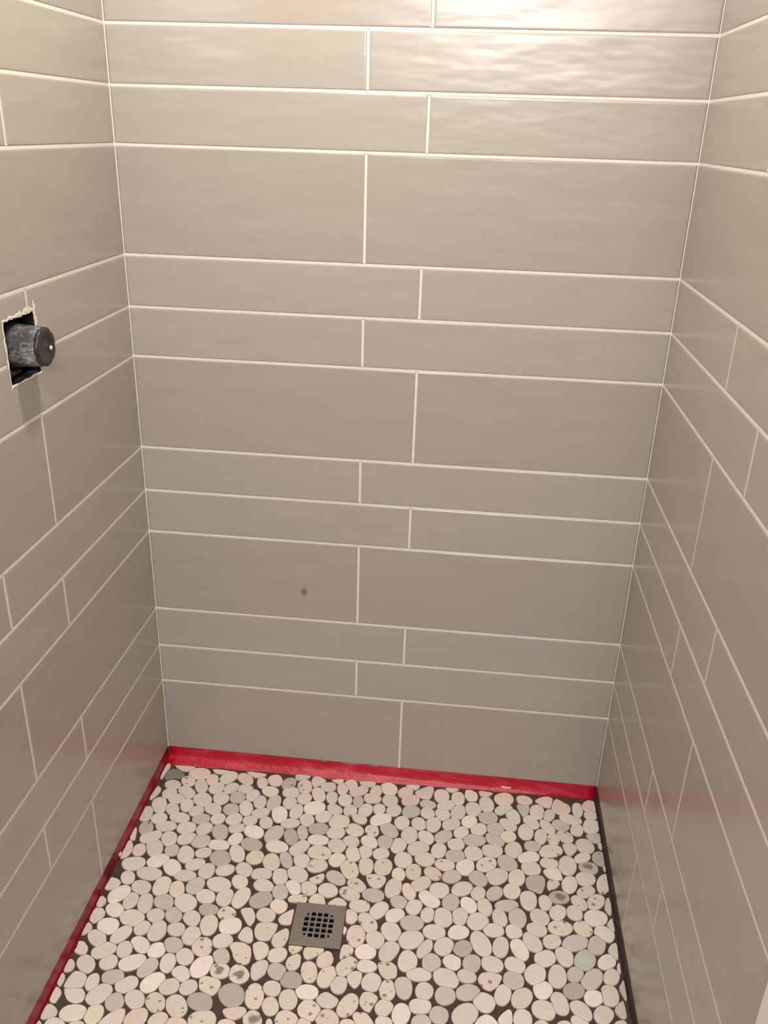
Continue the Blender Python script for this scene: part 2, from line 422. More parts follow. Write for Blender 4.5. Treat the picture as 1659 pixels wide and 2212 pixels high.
# ------------------------------------------------------------------ membrane strip below the tile
def strip_profile(name, n, fn, mat, label):
    """fn(k/n) -> list of xyz across the strip; lofted along its length"""
    bm = bmesh.new(); rows = [[bm.verts.new(p) for p in fn(k / n)] for k in range(n + 1)]
    m = len(rows[0])
    for a, b in zip(rows[:-1], rows[1:]):
        for k in range(m): bm.faces.new((a[k], b[k], b[(k + 1) % m], a[(k + 1) % m]))
    bm.faces.new(rows[0]); bm.faces.new(rows[-1][::-1])
    return struct(link(name, bm, mat, None, name == 'baseboard_back'), label)
rw = random.Random(5)
wav = [rw.uniform(-1, 1) for _ in range(60)]
def lerp_tab(t, tab):
    for (a, va), (b, vb) in zip(tab[:-1], tab[1:]):
        if a <= t <= b: return va + (vb - va) * (t - a) / (b - a)
    return tab[-1][1]
def back_strip(t):
    x = 0.0 + W * t; j = wav[int(t * 48)] * 0.0014
    fl = lerp_tab(t, [(0, 0.024), (0.25, 0.017), (0.45, 0.020), (0.62, 0.011), (0.8, 0.007), (1, 0.004)]) + j
    return [(x, TH - 0.0003, ZT + 0.004), (x, 0.0046, ZT + 0.0035), (x, 0.0036 + j * 0.4, ZT - 0.012), (x, 0.001 + j * 0.5, -0.044),
            (x, -fl * 0.45, -0.0512), (x, -fl, -0.0548), (x, -fl, ZF + 0.0001), (x, TH - 0.0003, ZF + 0.0001)]
bb = strip_profile('baseboard_back', 48, back_strip, RED, 'bright red waterproofing strip between back wall tile and pebbles')
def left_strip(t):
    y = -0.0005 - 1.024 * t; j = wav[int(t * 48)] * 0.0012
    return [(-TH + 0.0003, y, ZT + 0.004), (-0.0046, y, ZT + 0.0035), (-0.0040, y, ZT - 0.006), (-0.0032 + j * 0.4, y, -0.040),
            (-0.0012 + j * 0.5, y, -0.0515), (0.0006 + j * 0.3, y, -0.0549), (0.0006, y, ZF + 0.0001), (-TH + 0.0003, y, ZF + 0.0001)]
bl = strip_profile('baseboard_left', 48, left_strip, RED_SHADED, 'dirty red waterproofing strip with shade in its colour between left wall tile and pebbles')
def right_strip(t):
    y = -0.0005 - 1.024 * t; j = wav[int(t * 48) + 5] * 0.001
    return [(W + TH - 0.0003, y, ZF + 0.0001), (W - 0.001 + j, y, ZF + 0.0001), (W + 0.0012 + j, y, -0.050), (W + 0.0022, y, -0.040),
            (W + 0.0042, y, ZT + 0.0035), (W + TH - 0.0003, y, ZT + 0.004)]
strip_profile('baseboard_right', 48, right_strip, DARKSTRIP, 'dark brown membrane strip between right wall tile and pebbles')

def smear(parent, x, z, lx, lz, y, seed, mat):
    r = random.Random(seed); bm = bmesh.new(); n = 11
    ring = [(x + lx * math.cos(2 * math.pi * k / n) * r.uniform(0.7, 1.15), z + lz * math.sin(2 * math.pi * k / n) * r.uniform(0.6, 1.2)) for k in range(n)]
    base = [bm.verts.new((a, y + 0.0012, b)) for a, b in ring]
    topv = [bm.verts.new((x + (a - x) * 0.7, y - 0.0008, z + (b - z) * 0.7)) for a, b in ring]
    for k in range(n): bm.faces.new((base[k], base[(k + 1) % n], topv[(k + 1) % n], topv[k]))
    bm.faces.new(topv)
    link('mortar_smear', bm, mat, parent)
for k, (x, z, lx, lz, y, mt) in enumerate(((0.413, -0.0165, 0.012, 0.0035, 0.0030, SMEAR), (0.484, -0.0175, 0.022, 0.0045, 0.0030, SMEAR), (0.545, -0.018, 0.016, 0.003, 0.0030, SMEAR),
                                           (0.392, -0.047, 0.008, 0.003, -0.004, SMEAR), (0.522, -0.046, 0.009, 0.003, -0.004, SMEAR), (0.885, -0.0445, 0.018, 0.0035, -0.0005, MORTAR))):
    smear(bb, x, z, lx, lz, y, 40 + k, mt)
smear(wall_back, 0.9485, 0.0375, 0.0022, 0.0016, -0.0003, 61, MORTAR)
smear(wall_back, 0.9515, 0.0455, 0.0022, 0.0012, -0.0003, 62, MORTAR)
bm = bmesh.new()
bmesh.ops.create_icosphere(bm, subdivisions=1, radius=0.0055, matrix=Matrix.Translation((0.0035, -0.348, -0.040)) @ Matrix.Diagonal((0.5, 1.3, 0.9, 1)))
link('mortar_crumb', bm, MORTAR, bl)

# ------------------------------------------------------------------ shower floor
DC = Vector((0.4820, -0.4702)); DA = math.radians(1.2); DH = 0.0535        # drain centre, turn, half size
bm = bmesh.new(); q = 0.040
for x0, x1, y0, y1 in ((0.0, DC.x - q, -DEPTH, 0.0), (DC.x + q, W, -DEPTH, 0.0), (DC.x - q, DC.x + q, -DEPTH, DC.y - q), (DC.x - q, DC.x + q, DC.y + q, 0.0)):
    add_box(bm, x0, x1, y0, y1, -0.118, ZF)
floor = struct(link('floor', bm, DARKBED), 'dark mortar shower floor covered with white sliced pebbles')

STONES = """
794 -634 29.2 21.8 49 w 2380; 344 -649 28.1 23.7 144 G 2371; 303 -707 27.4 21.9 -176 s 2346; 755 -559 27.8 21.2 157 w 1934
246 -684 26.4 19.5 134 s 1913; 824 -470 32.2 20.6 115 w 1907; 388 -646 27.7 18.9 102 s 1874; 91 -679 26.2 19.5 48 w 1842
179 -717 23.4 19.9 52 p 1812; 570 -642 27.5 18.0 63 s 1812; 288 -670 26.4 18.7 167 G 1805; 498 -661 23.4 20.6 146 s 1792
268 -595 27.6 20.1 64 W 1785; 679 -479 28.2 22.0 -152 w 1777; 58 -722 26.0 17.5 -171 W 1754; 945 -604 23.5 20.6 170 w 1752
933 -528 25.9 20.9 62 w 1739; 535 -674 23.5 19.0 170 s 1712; 1046 -525 28.7 18.3 51 g 1699; 904 -584 26.0 18.7 53 w 1699
1036 -482 26.8 20.7 57 b 1681; 184 -642 26.2 18.6 48 W 1678; 977 -527 27.1 18.7 81 w 1636; 831 -602 22.4 20.5 150 w 1636
676 -531 25.5 20.2 86 w 1600; 673 -647 23.5 18.1 81 W 1591; 1020 -443 29.6 18.8 -156 g 1580; 459 -685 22.8 17.9 173 s 1573
128 -604 27.7 17.6 -154 W 1564; 89 -501 27.6 20.7 173 w 1561; 564 -485 27.3 20.1 91 s 1561; 520 -586 25.9 18.2 69 s 1556
256 -551 24.2 21.2 127 s 1545; 799 -585 25.4 17.6 -161 g 1535; 977 -586 25.1 17.3 105 w 1533; 1076 -557 23.9 18.6 86 w 1526
673 -591 24.8 18.0 103 g 1526; 755 -597 21.5 20.3 51 g 1524; 454 -644 22.6 18.8 107 w 1524; 636 -513 27.1 18.6 63 w 1510
188 -449 26.6 22.1 149 w 1506; 904 -628 21.5 18.5 86 w 1486; 204 -682 22.5 17.8 137 s 1474; 1017 -596 24.4 16.7 133 w 1471
555 -558 26.5 17.4 51 s 1468; 135 -652 23.2 18.2 -153 w 1466; 1070 -374 26.7 21.2 -161 W 1463; 61 -584 25.7 18.3 -152 w 1449
152 -525 26.2 19.4 90 w 1447; 299 -494 24.6 21.1 -171 W 1447; 98 -720 20.8 18.0 89 y 1447; 254 -498 26.7 19.4 98 w 1442
163 -681 22.5 17.5 139 w 1442; 743 -415 25.4 21.5 98 w 1438; 346 -603 22.7 19.2 142 S 1438; 636 -464 25.0 20.5 120 w 1430
992 -409 27.1 19.5 -172 s 1423; 451 -602 22.7 18.7 178 G 1422; 889 -547 21.5 20.2 165 g 1419; 1059 -600 21.8 17.6 50 w 1403
817 -415 24.7 21.4 -146 w 1399; 955 -488 24.1 19.1 -150 w 1395; 396 -694 20.3 17.7 130 S 1390; 609 -587 21.1 19.6 72 w 1388
585 -449 28.5 17.9 126 s 1384; 847 -516 23.6 18.9 166 w 1384; 678 -438 25.8 19.9 -177 g 1384; 1007 -555 22.6 18.0 -153 G 1382
902 -395 26.7 19.8 94 g 1381; 904 -474 27.0 17.4 113 W 1378; 347 -420 26.8 20.5 -142 G 1378; 483 -580 24.8 16.9 107 s 1368
931 -453 26.0 18.4 122 w 1362; 946 -561 21.4 18.7 54 W 1357; 47 -527 23.9 20.0 168 W 1350; 1064 -443 24.7 18.9 64 g 1339
724 -528 22.0 19.6 75 g 1339; 245 -391 28.2 20.0 173 w 1338; 745 -640 19.0 18.8 162 g 1335; 748 -486 23.3 19.6 60 w 1335
708 -626 22.6 16.3 -173 w 1335; 1022 -234 29.3 21.6 83 w 1334; 642 -600 23.1 16.7 94 s 1332; 867 -582 23.8 16.1 72 w 1332
860 -287 27.5 21.8 -144 w 1331; 712 -660 20.0 17.3 -162 g 1327; 487 -624 23.4 16.2 -180 W 1322; 163 -611 24.6 16.3 63 g 1304
701 -558 26.0 15.5 -177 w 1304; 123 -412 27.0 20.1 90 w 1301; 995 -479 23.6 18.4 106 w 1301; 38 -445 27.5 18.9 54 W 1298
726 -454 24.6 19.0 -180 w 1297; 303 -420 29.2 17.8 75 w 1297; 127 -691 19.1 18.0 125 g 1272; 526 -311 29.0 20.0 117 s 1272
865 -473 25.8 16.9 80 w 1272; 228 -318 26.1 22.6 147 G 1264; 928 -345 27.0 19.2 89 w 1263; 39 -619 23.4 16.5 139 w 1259
226 -528 22.9 19.0 81 w 1259; 589 -520 22.6 18.4 -172 W 1252; 219 -646 20.6 17.3 -159 w 1241; 893 -512 21.9 18.2 158 w 1241
714 -593 19.7 18.3 79 w 1240; 806 -519 21.5 18.6 68 g 1240; 630 -351 28.5 18.4 78 w 1239; 83 -382 30.0 18.0 175 w 1236
103 -640 22.5 16.2 -170 g 1233; 605 -488 22.7 18.8 128 w 1228; 1044 -566 20.6 17.2 -152 W 1226; 221 -717 19.9 15.7 -140 w 1220
450 -271 28.6 20.7 176 s 1217; 307 -600 21.4 17.4 168 S 1217; 423 -662 20.1 16.3 115 s 1208; 38 -359 27.4 20.0 -171 w 1207
412 -340 26.8 19.9 147 w 1201; 82 -544 26.0 15.9 58 w 1199; 950 -387 22.8 20.2 131 w 1197; 711 -370 27.4 17.8 142 W 1196
601 -293 25.5 21.5 83 s 1188; 36 -558 24.3 16.5 144 w 1184; 419 -587 20.8 17.5 147 g 1184; 257 -720 21.2 14.1 178 p 1182
1101 -277 30.4 17.2 71 s 1181; 546 -601 19.9 17.3 83 w 1170; 777 -448 23.6 17.8 -160 W 1169; 199 -596 22.5 16.1 97 w 1161
103 -461 26.6 17.0 104 w 1161; 412 -550 21.0 18.0 -145 s 1161; 677 -227 27.4 21.2 -149 w 1159; 333 -229 29.7 20.3 68 g 1159
788 -269 25.2 21.4 72 W 1158; 268 -424 24.5 18.9 88 w 1153; 196 -554 21.4 18.0 162 g 1153; 130 -562 24.6 15.6 145 W 1153
228 -578 21.2 17.4 137 w 1152; 605 -414 25.8 17.2 56 w 1144; 293 -532 21.8 17.8 -166 w 1144; 195 -401 24.7 19.4 72 g 1144
987 -194 29.7 19.4 -158 s 1141; 639 -638 18.8 16.6 54 w 1140; 836 -255 27.0 19.9 -139 s 1137; 884 -245 24.9 21.8 132 g 1137
732 -343 22.7 21.2 -174 w 1137; 141 -452 23.4 19.0 150 g 1137; 787 -486 21.2 18.2 -141 G 1133; 782 -333 26.1 18.4 -147 w 1123
1084 -412 22.5 18.1 144 W 1116; 128 -358 26.3 18.9 134 W 1111; 588 -376 25.3 18.1 175 g 1109; 35 -749 20.4 13.5 170 w 1106
346 -313 25.6 20.0 111 s 1098; 69 -308 26.9 19.7 117 w 1096; 480 -168 26.5 22.8 -159 w 1087; 851 -433 22.7 17.5 -175 w 1086
904 -285 25.3 19.3 76 y 1086; 694 -258 24.5 21.1 156 s 1084; 167 -571 19.5 18.1 -142 W 1083; 779 -407 23.0 18.0 81 w 1082
758 -372 23.1 19.0 80 g 1082; 1040 -405 21.2 18.8 138 s 1075; 645 -267 23.9 21.3 97 w 1074; 146 -317 25.9 19.5 111 w 1068
413 -130 27.9 22.4 -155 W 1064; 817 -299 24.8 19.1 136 g 1064; 942 -420 22.2 17.5 176 w 1059; 418 -625 18.7 16.3 158 w 1054
900 -202 25.7 20.7 80 w 1053; 451 -310 24.7 19.6 -166 s 1053; 226 -427 23.4 18.0 156 w 1053; 348 -266 28.2 18.4 170 W 1050
1060 -267 23.5 20.2 -156 w 1049; 79 -421 23.5 18.4 161 w 1047; 487 -376 22.7 19.3 170 w 1047; 880 -366 27.1 15.5 -168 g 1045
1022 -289 26.0 17.7 73 w 1045; 510 -549 20.2 16.6 68 s 1041; 1080 -481 21.9 15.6 -139 W 1041; 580 -149 28.0 20.8 -153 W 1040
938 -253 23.3 20.9 175 w 1040; 690 -331 25.9 17.4 -139 w 1039; 1076 -330 25.1 17.0 50 s 1035; 653 -189 26.9 20.3 88 w 1035
90 -344 25.9 18.3 -147 W 1032; 48 -275 26.8 19.6 -145 w 1032; 351 -712 18.5 14.1 175 s 1030; 262 -299 27.6 17.9 119 w 1030
367 -458 21.6 18.0 162 w 1030; 536 -379 25.0 17.0 156 s 1030; 233 -616 20.3 15.2 151 w 1025; 214 -486 21.5 17.6 133 w 1024
808 -183 27.7 19.3 -171 g 1023; 288 -267 26.9 18.9 166 G 1020; 82 -610 18.5 17.0 -152 w 1014; 640 -423 22.6 17.1 -145 W 1014
796 -550 19.9 15.7 174 w 1014; 256 -643 18.6 15.7 -146 w 1014; 996 -328 23.7 17.8 -171 D 1013; 850 -212 25.3 20.0 -177 w 1013
1069 -168 23.9 21.8 123 w 1012; 1085 -515 20.5 15.3 58 w 1009; 301 -568 19.7 16.5 130 g 1008; 401 -263 27.8 17.8 52 w 1005
806 -225 22.6 21.9 138 w 1003; 892 -325 21.7 19.6 70 w 1003; 642 -669 17.1 15.2 162 w 1001; 284 -228 27.0 19.4 157 W 995
603 -179 28.9 18.6 131 g 995; 990 -370 22.3 17.6 60 s 994; 102 -577 19.7 16.4 102 w 992; 972 -445 20.9 16.7 -146 s 992
1013 -518 19.8 15.7 53 g 990; 173 -483 21.4 17.2 134 g 989; 797 -375 22.5 17.5 120 W 985; 832 -376 24.1 16.3 104 w 985
864 -400 23.4 16.1 102 w 985; 332 -163 28.1 19.9 105 W 982; 499 -339 25.5 16.8 148 g 973; 562 -409 23.6 16.2 180 s 973
709 -497 25.4 13.0 62 w 973; 758 -301 23.4 18.5 -152 g 968; 205 -239 26.1 19.3 116 g 965; 1013 -622 19.7 12.9 146 w 962
168 -273 23.2 20.8 -170 g 961; 679 -396 21.2 17.9 67 w 961; 934 -221 26.9 17.4 -159 W 958; 45 -486 21.6 16.7 153 W 957
190 -517 20.2 16.7 170 w 957; 375 -352 23.1 17.9 102 w 947; 562 -297 25.1 17.4 97 w 945; 158 -416 22.7 17.2 111 c 945
132 -139 25.8 21.9 139 w 942; 487 -245 22.9 20.5 149 w 942; 208 -358 22.7 18.4 82 w 942; 595 -553 21.2 14.0 -179 W 940
70 -459 22.8 16.2 85 w 940; 671 -299 23.2 18.4 88 s 940; 344 -382 23.5 16.9 164 w 940; 163 -377 26.3 15.3 -178 w 927
97 -49 29.0 21.4 -178 p 922; 931 -141 26.1 19.2 83 w 921; 33 -172 28.5 18.8 113 w 921; 1091 -101 25.5 20.2 69 w 915
881 -35 25.3 22.6 -153 c 913; 306 -305 21.5 20.0 46 y 912; 548 -353 24.1 16.1 149 s 908; 764 -238 23.6 18.8 -173 g 908
136 -489 19.5 17.2 158 w 906; 384 -394 21.0 17.6 114 g 897; 389 -431 19.9 17.6 144 c 897; 332 -350 24.3 16.2 -172 w 892
1026 -366 19.9 17.6 104 w 887; 283 -464 20.3 16.5 -178 s 886; 741 -269 24.0 17.3 175 s 885; 630 -225 24.2 18.4 73 w 882
414 -300 22.3 18.6 128 w 882; 893 -431 18.0 17.8 -161 w 881; 93 -276 23.7 18.7 117 w 877; 494 -287 21.7 19.0 52 W 877
122 -237 23.6 19.6 -171 w 876; 242 -460 21.9 15.3 179 G 876; 841 -106 24.1 20.9 -164 g 875; 68 -656 19.0 13.3 94 w 875
119 -523 18.6 16.6 63 w 873; 837 -60 28.1 18.9 99 w 870; 290 -343 22.3 17.5 139 w 870; 435 -198 25.2 18.4 -171 G 863
1070 -235 22.7 17.9 175 D 862; 856 -176 25.5 17.7 140 g 861; 289 -378 21.2 17.3 133 w 860; 375 -232 26.3 16.9 113 G 860
645 -386 20.7 16.7 152 g 859; 854 -336 22.3 16.2 50 g 858; 665 -355 23.7 15.2 111 c 858; 1100 -203 22.5 18.7 97 D 856
804 -81 24.6 20.7 96 w 855; 528 -265 23.3 17.7 110 w 854; 708 -147 24.9 19.0 78 w 854; 176 -343 23.5 16.4 -153 w 847
521 -190 23.8 19.0 151 s 843; 651 -110 24.1 20.5 -146 g 843; 734 -182 25.4 17.5 48 g 843; 411 -378 22.4 15.8 133 W 842
725 -228 23.3 17.9 77 w 839; 493 -692 15.2 14.1 159 w 839; 767 -97 26.9 18.2 71 w 833; 444 -376 19.9 17.6 134 s 833
938 -639 16.8 12.8 -156 w 827; 710 -412 20.1 15.7 77 w 824; 72 -238 26.2 16.5 -176 w 812; 213 -279 26.1 15.4 178 W 812
478 -205 22.8 18.6 -167 w 805; 10 -205 25.0 18.0 97 w 805; 1039 -337 21.6 15.3 127 s 804; 246 -154 26.5 17.6 110 w 801
440 -233 25.8 15.9 -179 W 801; 28 -251 24.1 17.4 111 D 797; 962 -69 25.5 18.6 87 w 797; 133 -270 23.8 16.9 -151 w 796
1057 -305 23.4 14.5 -146 s 796; 715 -298 22.1 16.3 146 s 793; 981 -634 16.3 12.6 -151 w 790; 248 -350 22.0 16.0 -158 w 789
598 -218 20.5 19.7 105 g 789; 561 -223 22.8 17.5 146 W 782; 1043 -84 28.3 15.9 167 w 780; 693 -191 23.0 17.8 126 w 778
378 -303 25.7 14.2 117 g 778; 310 -126 26.9 17.3 83 g 778; 858 -140 21.4 19.8 174 g 775; 751 -140 24.4 17.6 -145 w 773
724 -46 24.6 19.8 98 w 772; 964 -347 20.9 14.9 92 w 766; 765 -203 20.9 18.6 -166 w 763; 589 -38 24.1 20.4 138 c 763
902 -92 26.3 16.9 111 w 763; 165 -234 22.1 18.2 64 w 763; 95 -206 25.6 16.4 174 w 758; 632 -151 22.2 19.0 87 w 758
818 -148 22.3 18.5 48 w 755; 818 -341 19.5 16.2 72 w 752; 176 -129 22.2 20.3 114 w 746; 371 -148 25.8 16.6 84 w 746
85 -120 26.1 17.7 146 w 744; 945 -107 24.7 17.1 124 w 744; 647 -72 24.3 18.8 -154 p 744; 175 -53 26.1 18.9 54 w 741
415 -83 27.1 16.9 115 w 738; 375 -59 24.6 19.3 106 s 737; 40 -399 19.9 15.8 126 w 737; 981 -232 22.7 15.4 179 s 731
1024 -144 22.4 17.4 143 s 729; 596 -79 21.9 20.4 101 w 726; 167 -167 23.1 18.1 158 w 726; 889 -123 24.5 16.5 140 w 721
966 -152 25.1 15.3 80 w 720; 440 -157 21.1 19.3 -143 w 720; 592 -255 20.2 17.4 -153 w 720; 514 -56 26.7 17.1 -144 w 716
76 -747 16.7 10.6 -179 w 715; 345 -84 23.0 19.5 178 w 715; 227 -194 20.9 18.9 45 w 714; 1017 -107 22.2 18.1 169 g 714
795 -125 21.9 18.4 59 W 713; 673 -149 21.5 18.5 116 w 713; 574 -682 15.0 12.2 -175 s 713; 402 -173 21.5 18.2 114 w 705
518 -227 20.6 17.4 164 s 702; 211 -163 20.8 19.5 152 g 702; 539 -121 23.1 17.7 74 s 700; 364 -190 24.3 15.6 -166 w 694
765 -49 24.6 17.5 90 w 688; 736 -78 24.2 17.1 -145 w 687; 888 -162 20.1 18.1 -164 y 685; 148 -204 22.4 16.5 -172 g 674
638 -311 19.2 15.7 101 y 673; 216 -120 20.9 19.6 106 g 671; 555 -255 19.4 16.9 96 w 671; 984 -118 25.6 14.5 124 w 669
115 -93 25.8 16.5 113 w 667; 880 -73 24.8 16.0 -151 w 664; 945 -185 20.5 16.5 -172 g 664; 729 -109 21.0 18.2 118 w 659
247 -256 20.6 16.2 65 W 658; 776 -164 20.4 17.3 59 w 657; 1095 -32 21.4 18.7 53 p 654; 551 -77 22.9 17.5 177 w 648
155 -95 21.9 18.7 55 w 648; 219 -53 26.1 16.4 143 p 648; 286 -165 22.8 16.1 -157 w 645; 111 -309 18.3 16.8 123 g 641
47 -215 20.2 17.5 -162 w 641; 292 -88 22.4 17.7 165 c 630; 632 -46 22.0 18.2 51 p 629; 333 -54 22.4 18.3 68 D 629
100 -164 22.2 16.5 102 w 625; 484 -93 21.0 18.2 100 w 625; 296 -47 22.0 18.7 129 c 625; 36 -318 18.8 15.9 99 p 625
609 -112 20.5 17.9 61 w 625; 188 -198 18.9 18.0 70 w 618; 275 -128 22.4 16.4 101 w 616; 502 -128 20.4 17.5 99 s 613
349 -121 21.0 17.4 88 w 610; 563 -187 19.4 16.8 118 s 610; 69 -181 21.3 16.3 126 w 607; 68 -145 21.4 17.0 -168 w 605
185 -307 19.8 14.6 -158 w 605; 463 -129 21.8 16.2 142 w 604; 1059 -206 21.6 13.7 -146 w 603; 1063 -49 26.3 13.7 86 w 601
252 -108 21.4 17.2 79 w 601; 692 -110 19.7 17.8 130 w 601; 382 -101 20.5 17.9 68 w 601; 399 -215 22.9 13.4 105 g 583
129 -180 19.3 17.1 -143 w 581; 306 -195 19.4 16.3 117 w 580; 1055 -118 20.0 16.0 74 w 580; 240 -222 20.7 14.8 -159 w 577
192 -90 21.6 16.7 51 w 570; 44 -129 19.6 17.6 -142 w 564; 42 -98 21.6 16.1 173 w 544; 77 -81 20.6 17.0 135 s 538
529 -152 20.0 15.1 155 w 535; 266 -193 18.6 15.8 -157 w 535; 450 -89 21.9 14.9 100 w 532; 435 -52 20.7 16.5 -175 w 530
932 -32 21.1 15.4 172 p 522; 991 -77 21.3 14.3 71 w 519; 472 -54 22.2 15.0 95 w 519; 996 -157 17.8 15.4 88 s 518
491 -37 19.0 17.4 118 p 507; 572 -113 18.8 15.8 93 w 503; 1095 -62 18.8 15.6 -163 w 497; 228 -89 20.6 15.2 -180 w 496
691 -80 21.4 14.0 172 g 495; 558 -50 20.1 15.6 71 p 491; 136 -66 20.2 16.0 95 p 491; 1089 -617 13.4 9.6 -152 w 489
517 -94 20.4 13.6 97 g 458; 265 -60 20.3 14.3 108 w 446; 429 -698 10.9 6.7 107 w 286
"""
